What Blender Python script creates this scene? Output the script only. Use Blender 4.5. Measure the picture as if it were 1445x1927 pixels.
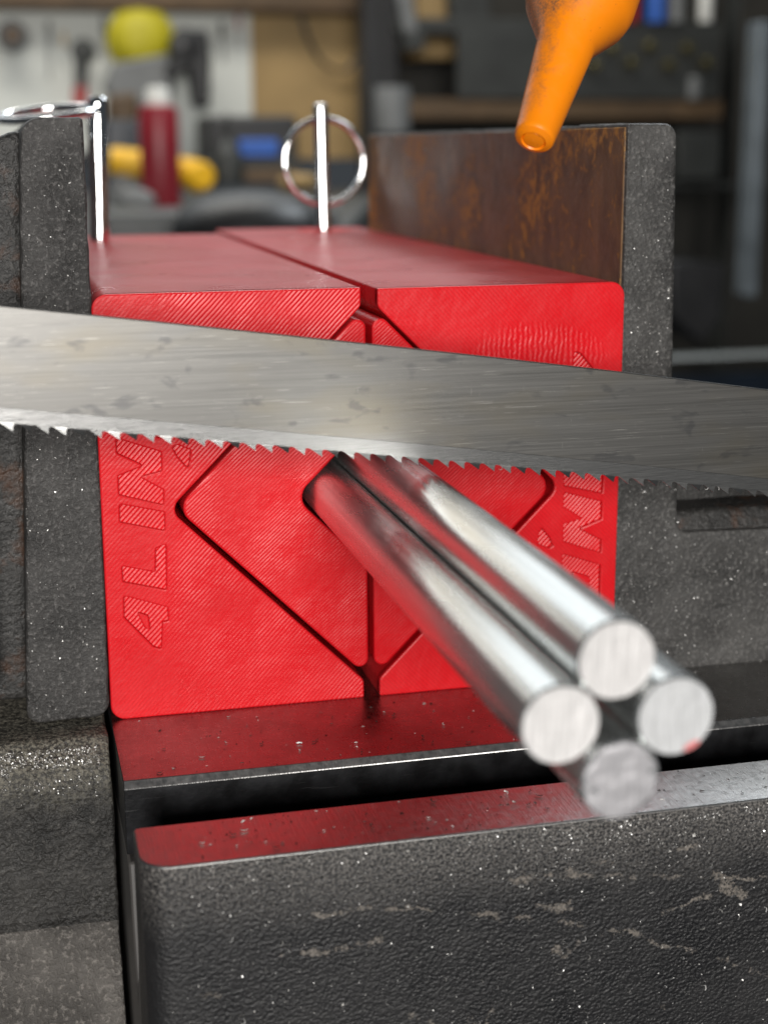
import bpy, bmesh, math, random
from mathutils import Vector, Matrix, noise as mnoise

# ------------------------------------------------------------------ scene, camera, light, exposure
scene = bpy.context.scene
for o in list(bpy.data.objects):
    bpy.data.objects.remove(o)
COL = scene.collection
random.seed(7)
MM = 0.001

CAM = Vector((-0.08537111, -0.35806876, 0.13733077))
RX = (0.97033806, 0.06090252, -0.23395498)
RY = (-0.24170759, 0.22584708, -0.94370045)
RZ = (-0.00463568, 0.97225716, 0.23386862)
ROT = Matrix((RX, RY, RZ))
F_PX, W_PX, H_PX = 2856.0, 1445.0, 1927.0

cam_data = bpy.data.cameras.new('camera')
cam = bpy.data.objects.new('camera', cam_data)
COL.objects.link(cam)
cam.matrix_world = Matrix.Translation(CAM) @ ROT.to_4x4()
cam_data.sensor_fit = 'VERTICAL'
cam_data.sensor_height = 36.0
cam_data.lens = 36.0 * F_PX / H_PX
cam_data.clip_start = 0.01
cam_data.clip_end = 60
cam_data.dof.use_dof = True
cam_data.dof.focus_distance = 0.350
cam_data.dof.aperture_fstop = 12.0
scene.camera = cam

world = bpy.data.worlds.new('World')
scene.world = world
world.use_nodes = True
bg = world.node_tree.nodes['Background']
bg.inputs['Color'].default_value = (0.80, 0.90, 1.0, 1)
bg.inputs['Strength'].default_value = 0.055


def area_light(name, loc, target, sx, sy, power, color):
    d = bpy.data.lights.new(name, 'AREA')
    d.shape = 'RECTANGLE'
    d.size, d.size_y = sx, sy
    d.energy = power
    d.color = color
    o = bpy.data.objects.new(name, d)
    COL.objects.link(o)
    o.location = loc
    o.rotation_euler = (Vector(target) - Vector(loc)).to_track_quat('-Z', 'Y').to_euler()
    return o


# open doorway behind the photographer, ceiling lamps over the bench, a window off to the right
area_light('doorway_light', (-0.36, -2.4, 0.50), (0, 0, 0.06), 1.0, 0.8, 75, (1.0, 0.97, 0.93))
area_light('ceiling_light', (-0.15, 1.85, 1.35), (0.0, 0.0, 0.08), 2.2, 1.4, 13, (0.93, 0.98, 1.0))
area_light('bench_light', (-0.1, 1.35, 1.35), (0.05, 2.0, 0.1), 1.2, 0.3, 15, (1.0, 0.96, 0.88))
area_light('window_light', (1.05, 1.1, 1.25), (0.05, -0.05, 0), 0.6, 0.6, 14, (0.88, 0.95, 1.0))

scene.view_settings.view_transform = 'Standard'
scene.view_settings.look = 'None'
scene.view_settings.exposure = 0.0
scene.view_settings.gamma = 1.0
scene.view_settings.use_curve_mapping = False
scene.cycles.use_denoising = True
scene.cycles.max_bounces = 8


def at(px, py, y):
    """Point in the place seen at a pixel of the photograph, at depth y (metres)."""
    v = ROT @ Vector(((px - W_PX / 2) / F_PX, -(py - H_PX / 2) / F_PX, -1.0))
    return CAM + v * ((y - CAM.y) / v.y)


# ------------------------------------------------------------------ material helpers
class NT:
    def __init__(self, name):
        self.m = bpy.data.materials.new(name)
        self.m.use_nodes = True
        self.t = self.m.node_tree
        self.b = self.t.nodes['Principled BSDF']
        tc = self.t.nodes.new('ShaderNodeTexCoord')
        s = self.t.nodes.new('ShaderNodeVectorMath')
        s.operation = 'SCALE'
        s.inputs['Scale'].default_value = 1000.0
        self.t.links.new(tc.outputs['Object'], s.inputs[0])
        self.co = s.outputs[0]          # object coordinates in millimetres

    def n(self, kind, **kw):
        n = self.t.nodes.new(kind)
        for k, v in kw.items():
            setattr(n, k, v)
        return n

    def link(self, a, b):
        self.t.links.new(a, b)

    def mapping(self, scale=(1, 1, 1), rot=(0, 0, 0), loc=(0, 0, 0), vec=None):
        m = self.n('ShaderNodeMapping')
        m.inputs['Scale'].default_value = scale
        m.inputs['Rotation'].default_value = rot
        m.inputs['Location'].default_value = loc
        self.link(vec or self.co, m.inputs['Vector'])
        return m.outputs[0]

    def noise(self, scale, detail=3, rough=0.55, vec=None, dist=0.0):
        n = self.n('ShaderNodeTexNoise')
        n.inputs['Scale'].default_value = scale
        n.inputs['Detail'].default_value = detail
        n.inputs['Roughness'].default_value = rough
        n.inputs['Distortion'].default_value = dist
        self.link(vec or self.co, n.inputs['Vector'])
        return n.outputs['Fac']

    def voronoi(self, scale, vec=None, feature='F1', out='Distance', rnd=1.0):
        n = self.n('ShaderNodeTexVoronoi', feature=feature)
        n.inputs['Scale'].default_value = scale
        n.inputs['Randomness'].default_value = rnd
        self.link(vec or self.co, n.inputs['Vector'])
        return n.outputs[out]

    def ramp(self, fac, stops, interp='LINEAR'):
        r = self.n('ShaderNodeValToRGB')
        r.color_ramp.interpolation = interp
        els = r.color_ramp.elements
        while len(els) < len(stops):
            els.new(0.5)
        for e, (p, c) in zip(els, stops):
            e.position = p
            e.color = (c, c, c, 1) if isinstance(c, (int, float)) else (*c, 1)
        self.link(fac, r.inputs['Fac'])
        return r.outputs['Color']

    def math(self, op, a, b=None, c=None, clamp=False):
        n = self.n('ShaderNodeMath', operation=op)
        n.use_clamp = clamp
        for i, v in enumerate((a, b, c)):
            if v is None:
                continue
            if isinstance(v, (int, float)):
                n.inputs[i].default_value = v
            else:
                self.link(v, n.inputs[i])
        return n.outputs[0]

    def mix(self, fac, a, b):
        n = self.n('ShaderNodeMix', data_type='RGBA')
        for key, v in ((0, fac), (6, a), (7, b)):
            if isinstance(v, (int, float)):
                n.inputs[key].default_value = v
            elif isinstance(v, tuple):
                n.inputs[key].default_value = (*v, 1)
            else:
                self.link(v, n.inputs[key])
        return n.outputs[2]

    def dot(self, vec3, vec=None):
        n = self.n('ShaderNodeVectorMath', operation='DOT_PRODUCT')
        self.link(vec or self.co, n.inputs[0])
        n.inputs[1].default_value = vec3
        return n.outputs['Value']

    def bump(self, height, strength=0.5, dist=0.0003, prev=None):
        n = self.n('ShaderNodeBump')
        n.inputs['Strength'].default_value = strength
        n.inputs['Distance'].default_value = dist
        self.link(height, n.inputs['Height'])
        if prev is not None:
            self.link(prev, n.inputs['Normal'])
        return n.outputs[0]

    def set(self, **kw):
        names = dict(color='Base Color', rough='Roughness', metal='Metallic', normal='Normal',
                     spec='Specular IOR Level', aniso='Anisotropic', coat='Coat Weight',
                     coat_rough='Coat Roughness', sss='Subsurface Weight')
        for k, v in kw.items():
            s = self.b.inputs[names[k]]
            if isinstance(v, (int, float)):
                s.default_value = v
            elif isinstance(v, tuple):
                s.default_value = (*v, 1)
            else:
                self.link(v, s)
        return self.m


def simple(name, color, rough=0.5, metal=0.0, var=0.25, scale=0.02):
    m = NT(name)
    f = m.noise(scale, 4)
    dark = tuple(c * (1 - var) for c in color)
    lite = tuple(min(1, c * (1 + var)) for c in color)
    col = m.mix(m.ramp(f, [(0.3, 0.0), (0.7, 1.0)]), dark, lite)
    return m.set(color=col, rough=rough, metal=metal)


RED = (0.64, 0.010, 0.018)


def print_face(name, direction, period, strength, letter=False, sx=0):
    """Printed plastic with diagonal filament lines."""
    m = NT(name)
    wob = m.noise(0.12, 2)
    ph = m.math('MULTIPLY_ADD', m.dot(direction), 2 * math.pi / period, m.math('MULTIPLY', wob, 3.0))
    s = m.math('SINE', ph)
    ridge = m.math('POWER', m.math('MULTIPLY_ADD', s, 0.5, 0.5), 0.7)
    amp = m.ramp(m.noise(0.055, 3, 0.6), [(0.36, 0.12 if not letter else 0.8), (0.66, 1.0)])
    if sx:      # the strip round the lettering was printed as outlines, not as straight lines
        band = m.n('ShaderNodeMapRange')
        band.inputs['From Min'].default_value = 12.0
        band.inputs['From Max'].default_value = 17.5
        m.link(m.dot((sx, 0, 0)), band.inputs['Value'])
        amp = m.math('MULTIPLY', amp, m.math('SUBTRACT', 1.0, m.math('MULTIPLY', band.outputs[0], 0.72)))
    h = m.math('MULTIPLY', ridge, amp)
    if sx > 0:      # a patch near the top where the filament squirmed into upright ripples
        lx, lz = m.dot((1, 0, 0)), m.dot((0, 0, 1))
        ex = m.math('DIVIDE', m.math('SUBTRACT', lx, 9.0), 19.0)
        ez = m.math('DIVIDE', m.math('SUBTRACT', lz, 86.0), 9.0)
        dd = m.math('ADD', m.math('MULTIPLY', ex, ex), m.math('MULTIPLY', ez, ez))
        dd = m.math('ADD', dd, m.math('MULTIPLY_ADD', m.noise(0.25, 4, 0.7), 1.6, -0.8))
        msk = m.ramp(dd, [(0.55, 1.0), (1.0, 0.0)])
        rip = m.math('SINE', m.math('MULTIPLY_ADD', lx, 2 * math.pi / 1.35, m.math('MULTIPLY', m.noise(0.30, 2), 9.0)))
        h = m.math('ADD', m.math('MULTIPLY', h, m.math('SUBTRACT', 1.0, msk)), m.math('MULTIPLY', msk, m.math('MULTIPLY', rip, 0.9)))
    grain = m.noise(1.5, 3)
    bl = m.noise(0.35, 3)
    h2 = m.math('MULTIPLY_ADD', grain, 0.40, h)
    n1 = m.bump(h2, strength, 0.00013)
    n2 = m.bump(bl, 0.25, 0.0005, n1)
    c1 = m.mix(m.ramp(m.noise(0.05, 4), [(0.3, 0.0), (0.7, 1.0)]), (0.63, 0.005, 0.010), (0.74, 0.009, 0.016))
    c2 = m.mix(m.math('MULTIPLY', m.math('SUBTRACT', 1.0, ridge), 0.35), c1, (0.40, 0.003, 0.006))
    # tiny dark smudges and metal dust
    sp = m.ramp(m.voronoi(0.28), [(0.0, 1.0), (0.045, 0.0)], 'LINEAR')
    keep = m.ramp(m.noise(0.09, 2), [(0.56, 0.0), (0.62, 1.0)])
    c3 = m.mix(m.math('MULTIPLY', m.math('MULTIPLY', sp, keep), 0.7), c2, (0.10, 0.02, 0.02))
    rg = m.ramp(m.noise(0.08, 3), [(0.3, 0.30), (0.7, 0.46)])
    return m.set(color=c3, rough=rg, normal=n2, spec=0.34)


def print_side(name):
    """Printed plastic with layer lines stacked along the block's length."""
    m = NT(name)
    wob = m.noise(0.03, 2)
    ph = m.math('MULTIPLY_ADD', m.dot((0, 1, 0)), 2 * math.pi / 0.62, m.math('MULTIPLY', wob, 2.0))
    s = m.math('SINE', ph)
    bandv = m.noise(1.0, 3, 0.6, vec=m.mapping((0.01, 0.55, 0.01)))
    h = m.math('MULTIPLY_ADD', s, 0.35, m.math('MULTIPLY', bandv, 1.6))
    n1 = m.bump(h, 0.30, 0.00012)
    c1 = m.mix(bandv, (0.60, 0.006, 0.012), (0.74, 0.010, 0.018))
    dust = m.ramp(m.noise(0.035, 4), [(0.45, 0.0), (0.75, 0.16)])
    c2 = m.mix(dust, c1, (0.62, 0.30, 0.28))
    return m.set(color=c2, rough=m.ramp(m.noise(0.05, 3), [(0.3, 0.26), (0.7, 0.40)]), normal=n1)


def cast_iron(name, base=0.030, grain=0.9, specks=0.5, tint=(1.0, 0.96, 0.91), rough=0.42, bump=0.5, rust=0.0, dust=None):
    m = NT(name)
    f1 = m.noise(0.06, 5, 0.6)
    f2 = m.noise(grain, 4, 0.7)
    f3 = m.noise(grain * 0.25, 5, 0.65)
    lo = tuple(base * 0.40 * t for t in tint)
    hi = tuple(base * 1.5 * t for t in tint)
    c = m.mix(m.ramp(f1, [(0.32, 0.0), (0.68, 1.0)]), lo, hi)
    c = m.mix(m.ramp(f2, [(0.52, 0.0), (0.70, 0.8)]), c, tuple(base * 3.6 * t for t in tint))
    if rust > 0:
        rf = m.ramp(m.noise(0.09, 5, 0.65, dist=0.4), [(0.52, 0.0), (0.68, rust)])
        c = m.mix(rf, c, (0.075, 0.030, 0.012))
    sp = m.ramp(m.voronoi(0.95), [(0.14, 1.0), (0.24, 0.0)])
    kp = m.ramp(m.noise(0.30, 3), [(0.60 - 0.16 * specks, 0.0), (0.66, 1.0)])
    sm = m.math('MULTIPLY', m.math('MULTIPLY', sp, kp), specks)
    sm = m.math('MULTIPLY', sm, m.ramp(m.noise(0.045, 3, 0.6), [(0.38, 0.15), (0.62, 1.0)]))
    c = m.mix(sm, c, m.mix(m.noise(0.8, 1), (0.08, 0.075, 0.07), (0.50, 0.48, 0.45)))
    rr = m.ramp(f3, [(0.3, rough - 0.10), (0.7, rough + 0.16)])
    if dust:        # pale saw dust settled between two heights
        mr = m.n('ShaderNodeMapRange')
        mr.inputs['From Min'].default_value = dust[0]
        mr.inputs['From Max'].default_value = dust[1]
        m.link(m.math('MULTIPLY_ADD', m.noise(0.12, 3), 10.0, m.math('SUBTRACT', m.dot((0, 0, 1)), 5.0)), mr.inputs['Value'])
        dm = m.math('MULTIPLY', mr.outputs[0], m.ramp(m.noise(1.2, 4, 0.75), [(0.44, 0.05), (0.60, 0.8)]))
        c = m.mix(dm, c, (0.27, 0.25, 0.20))
        rr = m.mix(dm, rr, (0.75, 0.75, 0.75))
    h = m.math('MULTIPLY_ADD', f3, 1.5, m.math('MULTIPLY', f2, 0.8))
    h = m.math('MULTIPLY_ADD', sm, 0.4, h)
    n1 = m.bump(h, bump, 0.0009)
    return m.set(color=c, rough=rr, normal=n1, spec=0.40)


STROKES = [(-32, -14.2, -20, -14.7, .8), (-20, -14.7, -3, -17.3, .55), (-3, -17.3, 10, -19.9, .6), (7, -20, 27, -24.2, .9), (27, -24.2, 39, -28.7, .6),
           (39, -28.7, 54, -35.3, .4), (54, -35, 71, -43.6, .6), (8, -12, 20, -12.5, 1.1), (18, -12, 45, -15.3, .75), (45, -15.3, 72, -19.6, .55),
           (45, -24, 58, -20.5, .6), (56, -16, 60, -20, 1.5), (58, -19, 64, -22.5, 1.4), (21, -30.2, 26, -28.5, 1.8), (25, -28.3, 31, -27, .7),
           (19, -12.2, 24, -11.9, 1.6), (28, -9.5, 33, -10, 1.0), (48, -9.7, 54, -9.5, .9), (15, -19, 23, -20, 1.1), (2, -44, 9, -41, 1.5),
           (-38, -21.5, -30, -23, 1.0), (-27, -23, -18, -22, .9), (-56, -29, -52, -29.3, .7), (-12, -40, -7, -43, .9), (44, -46, 48, -50, .9)]


def wrinkle_paint(name):
    """Black wrinkled enamel, chipped and scratched down to grey primer, with saw dust on it."""
    m = NT(name)
    v = m.voronoi(1.25, vec=m.mapping((1, 1, 1.25)), feature='SMOOTH_F1')
    f2 = m.noise(1.3, 4, 0.65)
    f1 = m.noise(0.04, 4, 0.6)
    c = m.mix(m.ramp(f1, [(0.35, 0.0), (0.7, 1.0)]), (0.006, 0.006, 0.007), (0.017, 0.0165, 0.017))
    # dust settled near the top edge of the face (object z is height in mm under the machined top)
    zz = m.dot((0, 0, 1))
    top = m.n('ShaderNodeMapRange')
    top.inputs['From Min'].default_value = 143.0
    top.inputs['From Max'].default_value = 159.0
    m.link(m.math('MULTIPLY_ADD', m.noise(0.10, 3), 9.0, m.math('SUBTRACT', zz, 4.5)), top.inputs['Value'])
    dust = m.math('MULTIPLY', top.outputs[0], m.ramp(m.noise(1.7, 4, 0.7), [(0.45, 0.0), (0.61, 0.8)]))
    c = m.mix(dust, c, (0.22, 0.205, 0.19))
    # scratches and scraped patches, each a bent stroke with ragged edges
    wx = m.math('MULTIPLY_ADD', m.noise(0.22, 5, 0.7), 5.0, -2.5)
    wz = m.math('MULTIPLY_ADD', m.noise(0.22, 5, 0.7, vec=m.mapping(loc=(31, 17, 5))), 5.0, -2.5)
    xx = m.math('ADD', m.dot((1, 0, 0)), wx)
    zl = m.math('ADD', m.math('SUBTRACT', zz, 160.0), wz)          # millimetres below the machined top
    wid = m.ramp(m.noise(0.45, 5, 0.8, vec=m.mapping(loc=(3, 9, 40))), [(0.36, 0.0), (0.64, 1.0)])
    scr = None
    for x0, z0, x1, z1, w in STROKES:
        dx, dz = x1 - x0, z1 - z0
        L2 = dx * dx + dz * dz
        px = m.math('SUBTRACT', xx, x0)
        pz = m.math('SUBTRACT', zl, z0)
        t = m.math('DIVIDE', m.math('ADD', m.math('MULTIPLY', px, dx), m.math('MULTIPLY', pz, dz)), L2, clamp=True)
        ex = m.math('SUBTRACT', px, m.math('MULTIPLY', t, dx))
        ez = m.math('SUBTRACT', pz, m.math('MULTIPLY', t, dz))
        d2 = m.math('ADD', m.math('MULTIPLY', ex, ex), m.math('MULTIPLY', ez, ez))
        d = m.math('DIVIDE', m.math('SQRT', d2), w)
        k = m.math('SUBTRACT', 1.0, d)
        scr = k if scr is None else m.math('MAXIMUM', scr, k)
    scr = m.math('ADD', scr, m.math('ADD', m.math('MULTIPLY_ADD', wid, 1.5, -1.05), m.math('MULTIPLY_ADD', v, -0.9, 0.30)))
    scr = m.ramp(scr, [(0.02, 0.0), (0.12, 1.0)])
    gap = m.ramp(m.noise(0.16, 4, 0.7, vec=m.mapping(loc=(70, 11, 23))), [(0.45, 0.0), (0.52, 1.0)])
    scr = m.math('MULTIPLY', scr, gap)
    scr = m.math('MULTIPLY', scr, m.ramp(f2, [(0.40, 0.25), (0.56, 1.0)]))
    c = m.mix(m.math('MULTIPLY', scr, 0.78), c, m.mix(m.noise(0.2, 3), (0.25, 0.225, 0.20), (0.17, 0.145, 0.12)))
    h = m.math('MULTIPLY_ADD', v, 0.7, m.math('MULTIPLY', f2, 0.9))
    h = m.math('SUBTRACT', h, m.math('MULTIPLY', scr, 0.25))
    n1 = m.bump(h, 0.55, 0.0006)
    rr = m.mix(scr, m.ramp(f1, [(0.3, 0.34), (0.7, 0.50)]), (0.65, 0.65, 0.65))
    rr = m.mix(dust, rr, (0.8, 0.8, 0.8))
    return m.set(color=c, rough=rr, normal=n1, spec=0.50)


def machined(name, base=0.30, rough=0.30, ang=0.9, strength=0.16, stain=0.5):
    m = NT(name)
    d = (math.cos(ang), math.sin(ang), 0.0)
    g = m.noise(1.0, 3, 0.6, vec=m.mapping((2.4, 0.12, 0.5), rot=(0, 0, ang)))
    f1 = m.noise(0.06, 5, 0.65)
    f2 = m.noise(0.5, 4, 0.65)
    c = m.mix(m.ramp(f1, [(0.35, 0.0), (0.7, stain)]), (base, base * 0.98, base * 0.96), (base * 0.42, base * 0.40, base * 0.38))
    pit = m.ramp(m.voronoi(0.33), [(0.05, 1.0), (0.09, 0.0)])
    kp = m.ramp(m.noise(0.12, 2), [(0.5, 0.0), (0.6, 1.0)])
    c = m.mix(m.math('MULTIPLY', pit, m.math('MULTIPLY', kp, 0.8)), c, (0.015, 0.013, 0.012))
    n1 = m.bump(m.math('MULTIPLY_ADD', f2, 0.35, g), strength, 0.0003)
    return m.set(color=c, rough=m.ramp(f2, [(0.3, rough - 0.05), (0.7, rough + 0.12)]), metal=1.0, normal=n1)


def build_materials():
    M = {}
    M['face_l'] = print_face('red_printed_face_rising', (0.72, 0, -0.69), 0.86, 0.58, sx=-1)
    M['face_r'] = print_face('red_printed_face_falling', (0.72, 0, 0.69), 0.86, 0.34, sx=1)
    M['insert_l'] = print_face('red_printed_insert_rising', (0.66, 0, -0.75), 0.74, 0.50)
    M['insert_r'] = print_face('red_printed_insert_falling', (0.66, 0, -0.75), 0.74, 0.32)
    M['letter'] = print_face('red_printed_recess', (0.72, 0, -0.69), 0.92, 0.95, True)
    M['side'] = print_side('red_printed_layers')
    M['jaw'] = cast_iron('cast_iron_jaw', 0.046, 1.0, 0.75, rough=0.48, tint=(1.0, 0.97, 0.93))
    M['jaw_l'] = cast_iron('cast_iron_jaw_worn', 0.048, 0.9, 0.5, tint=(1.0, 0.96, 0.93), rough=0.42, bump=0.7)
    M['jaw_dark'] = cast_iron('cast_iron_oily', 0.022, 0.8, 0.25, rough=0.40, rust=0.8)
    M['cast'] = cast_iron('cast_iron_base', 0.024, 0.8, 0.45, tint=(1.0, 0.95, 0.88), rough=0.36, bump=0.75, dust=(144, 158))
    M['cast_pale'] = cast_iron('cast_iron_pale', 0.075, 0.8, 0.3, tint=(1.0, 0.92, 0.84), rough=0.36, bump=1.0)
    M['web'] = simple('smooth_dark_paint', (0.075, 0.070, 0.066), 0.45)
    M['olive'] = simple('olive_brown_paint', (0.026, 0.022, 0.016), 0.5, scale=0.05)
    M['wrinkle'] = wrinkle_paint('black_wrinkle_enamel')
    M['machined'] = machined('machined_steel', 0.34, 0.27, 0.75, 0.22)
    M['machined_rail'] = machined('machined_rail_steel', 0.50, 0.36, 0.35, 0.40, 0.35)
    M['edge'] = machined('bright_steel_edge', 0.40, 0.38, 0.6, 0.3, 0.3)

    m = NT('blackened_steel')
    sc = m.noise(1.0, 3, 0.6, vec=m.mapping((0.05, 0.05, 1.9), rot=(0, 0.5, 0)))
    line = m.ramp(sc, [(0.66, 0.0), (0.72, 0.6)])
    f = m.noise(0.10, 4)
    c = m.mix(m.ramp(f, [(0.4, 0.0), (0.75, 1.0)]), (0.010, 0.010, 0.011), (0.045, 0.046, 0.05))
    c = m.mix(line, c, (0.16, 0.16, 0.16))
    M['blacksteel'] = m.set(color=c, rough=0.38, metal=0.5, normal=m.bump(m.noise(0.8, 3), 0.2, 0.0004))

    m = NT('rusty_jaw_face')
    st = m.noise(1.0, 5, 0.7, vec=m.mapping((1, 0.07, 0.045)), dist=0.8)
    sp = m.math('ADD', m.noise(0.26, 5, 0.72, dist=0.5), m.math('MULTIPLY_ADD', m.noise(0.024, 3), 0.8, -0.41))
    c = m.mix(m.ramp(st, [(0.35, 0.0), (0.7, 1.0)]), (0.085, 0.046, 0.024), (0.21, 0.115, 0.050))
    c = m.mix(m.ramp(sp, [(0.55, 0.0), (0.70, 0.8)]), c, (0.50, 0.25, 0.04))
    M['rust'] = m.set(color=c, rough=m.ramp(sp, [(0.3, 0.34), (0.7, 0.6)]), metal=0.0,
                      normal=m.bump(m.math('ADD', sp, st), 0.35, 0.0005))

    m = NT('band_saw_steel')
    st = m.noise(1.0, 4, 0.6, vec=m.mapping((0.03, 1, 3.2)))
    fine = m.noise(1.0, 3, 0.6, vec=m.mapping((0.05, 1, 7.5)))
    blot = m.noise(1.0, 3, 0.5, vec=m.mapping((0.13, 1, 0.27)), dist=0.3)
    tint = m.noise(1.0, 2, 0.5, vec=m.mapping((0.035, 1, 0.10), loc=(5, 3, 7)))
    c = m.mix(m.ramp(st, [(0.3, 0.0), (0.7, 1.0)]), (0.150, 0.147, 0.140), (0.178, 0.174, 0.166))
    c = m.mix(m.ramp(fine, [(0.40, 0.0), (0.72, 0.40)]), c, (0.25, 0.245, 0.23))
    c = m.mix(m.ramp(tint, [(0.5, 0.0), (0.72, 0.45)]), c, (0.20, 0.175, 0.125))
    c = m.mix(m.ramp(blot, [(0.62, 0.0), (0.70, 0.45)]), c, (0.078, 0.079, 0.085))
    scr = m.ramp(m.noise(1.0, 2, 0.5, vec=m.mapping((0.10, 1, 6.5), loc=(9, 1, 2))), [(0.70, 0.0), (0.73, 0.75)])
    sc2 = m.ramp(m.noise(1.0, 2, 0.5, vec=m.mapping((3.6, 1, 0.25), rot=(0, 0.1, 0), loc=(1, 6, 2))), [(0.765, 0.0), (0.785, 0.6)])
    c = m.mix(m.math('MAXIMUM', scr, sc2), c, (0.42, 0.41, 0.38))
    rr = m.ramp(st, [(0.3, 0.35), (0.7, 0.41)])
    n1 = m.bump(m.math('MULTIPLY_ADD', fine, 1.0, st), 0.07, 0.00014)
    M['blade'] = m.set(color=c, rough=rr, metal=0.92, normal=n1)

    m = NT('tooth_edge_steel')
    fine = m.noise(1.0, 3, 0.6, vec=m.mapping((0.22, 1, 6.0)))
    c = m.mix(m.ramp(fine, [(0.3, 0.0), (0.72, 1.0)]), (0.19, 0.19, 0.187), (0.27, 0.27, 0.265))
    M['tooth'] = m.set(color=c, rough=0.32, metal=0.95, normal=m.bump(fine, 0.25, 0.00015))

    def alu(name, base, rough, cut):
        m = NT(name)
        if cut:
            g = m.noise(1.0, 3, 0.6, vec=m.mapping((1.9, 0.4, 0.12), rot=(0, cut, 0)))
            g2 = m.noise(0.6, 3, 0.6)
            c = m.mix(m.ramp(g, [(0.3, 0.0), (0.7, 1.0)]), tuple(b * 0.62 for b in base), base)
            return m.set(color=c, rough=rough, metal=0.35, normal=m.bump(m.math('MULTIPLY_ADD', g2, 0.5, g), 0.40, 0.0004))
        g = m.noise(1.0, 4, 0.6, vec=m.mapping((1.1, 0.012, 1.1)))
        g2 = m.noise(1.0, 4, 0.6, vec=m.mapping((0.25, 0.03, 0.25)))
        c = m.mix(m.ramp(g, [(0.3, 0.0), (0.7, 1.0)]), tuple(b * 0.78 for b in base), base)
        c = m.mix(m.ramp(g2, [(0.6, 0.0), (0.72, 0.35)]), c, (0.42, 0.42, 0.42))
        return m.set(color=c, rough=m.ramp(g2, [(0.3, rough - 0.06), (0.7, rough + 0.10)]), metal=0.88,
                     normal=m.bump(g, 0.14, 0.0003))
    M['alu'] = alu('aluminium_drawn', (0.80, 0.82, 0.815), 0.23, 0)
    M['cut_a'] = alu('aluminium_sawn_steep', (0.86, 0.84, 0.83), 0.50, 0.12)
    M['cut_b'] = alu('aluminium_sawn_slant', (0.90, 0.88, 0.87), 0.50, 0.85)
    M['cut_c'] = alu('aluminium_sawn_dull', (0.55, 0.54, 0.56), 0.46, 0.45)
    M['cut_d'] = alu('aluminium_sawn_flat', (0.78, 0.79, 0.80), 0.48, 1.2)
    M['mark'] = simple('red_marker_ink', (0.72, 0.24, 0.24), 0.4)

    m = NT('chrome')
    M['chrome'] = m.set(color=(0.86, 0.86, 0.87), rough=0.07, metal=1.0)
    m = NT('chips')
    M['chip'] = m.set(color=(0.80, 0.79, 0.77), rough=0.35, metal=0.35)
    m = NT('dull_chips')
    M['chip_dull'] = m.set(color=(0.42, 0.41, 0.39), rough=0.45, metal=0.3)
    m = NT('dark_swarf')
    M['swarf'] = m.set(color=(0.05, 0.045, 0.04), rough=0.5, metal=0.4)

    m = NT('orange_nozzle_plastic')
    zz = m.dot((0.20, 0.0, 1.0))
    d1 = m.noise(0.13, 5, 0.68, dist=0.4)
    side = m.dot((-0.075, 0, 0.045))
    dm = m.ramp(m.math('ADD', d1, m.math('MULTIPLY', side, 0.6)), [(0.62, 0.0), (0.92, 0.95)])
    fleck = m.ramp(m.noise(2.0, 3, 0.75), [(0.40, 0.30), (0.60, 1.0)])
    c = m.mix(m.math('MULTIPLY', dm, fleck), (0.93, 0.25, 0.002), (0.13, 0.075, 0.045))
    spk = m.ramp(m.voronoi(0.55), [(0.05, 1.0), (0.085, 0.0)])
    c = m.mix(m.math('MULTIPLY', spk, 0.6), c, (0.12, 0.05, 0.02))
    M['orange'] = m.set(color=c, rough=m.ramp(d1, [(0.35, 0.30), (0.7, 0.55)]), sss=0.0,
                        normal=m.bump(m.noise(0.9, 3), 0.10, 0.0003))

    # workshop behind
    m = NT('pegboard_white')
    hole = m.ramp(m.voronoi(0.04, rnd=0.0), [(0.10, 0.0), (0.13, 1.0)])
    M['peg'] = m.set(color=m.mix(hole, (0.05, 0.05, 0.05), (0.66, 0.68, 0.64)), rough=0.6)
    M['wood_dark'] = simple('dark_brown_wood', (0.085, 0.050, 0.022), 0.6)
    M['ply'] = simple('plywood_tan', (0.36, 0.24, 0.10), 0.65, scale=0.006)
    M['black'] = simple('black_rubber', (0.014, 0.014, 0.015), 0.45)
    M['grey'] = simple('grey_metal', (0.16, 0.165, 0.165), 0.5)
    M['dkgrey'] = simple('dark_grey_metal', (0.026, 0.028, 0.026), 0.55)
    M['shelfback'] = simple('grey_green_panel', (0.026, 0.024, 0.019), 0.7)
    M['postblue'] = simple('grey_blue_post', (0.12, 0.14, 0.155), 0.4)
    M['yellow'] = simple('yellow_plastic', (0.46, 0.40, 0.012), 0.55, var=0.1)
    M['dyellow'] = simple('deep_yellow_plastic', (0.72, 0.40, 0.006), 0.45, var=0.1)
    M['thermos'] = simple('crimson_enamel', (0.24, 0.014, 0.024), 0.4, var=0.1)
    M['white'] = simple('white_plastic', (0.72, 0.72, 0.68), 0.5, var=0.08)
    M['blue'] = simple('blue_plastic', (0.02, 0.10, 0.42), 0.5, var=0.1)
    M['redthing'] = simple('dull_red_plastic', (0.30, 0.015, 0.012), 0.45, var=0.1)
    M['brass'] = simple('dull_brass', (0.50, 0.42, 0.20), 0.25, metal=1.0, var=0.1)
    M['bench'] = simple('grey_bench_top', (0.070, 0.074, 0.074), 0.42)
    M['navy'] = simple('navy_enamel', (0.006, 0.012, 0.022), 0.35)
    M['benchedge'] = simple('worn_bench_edge', (0.16, 0.17, 0.165), 0.4)
    return M


M = build_materials()


# ------------------------------------------------------------------ object helpers
def tag(o, label=None, cat=None, group=None, kind=None):
    if label:
        o['label'] = label
    if cat:
        o['category'] = cat
    if group:
        o['group'] = group
    if kind:
        o['kind'] = kind
    return o


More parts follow.
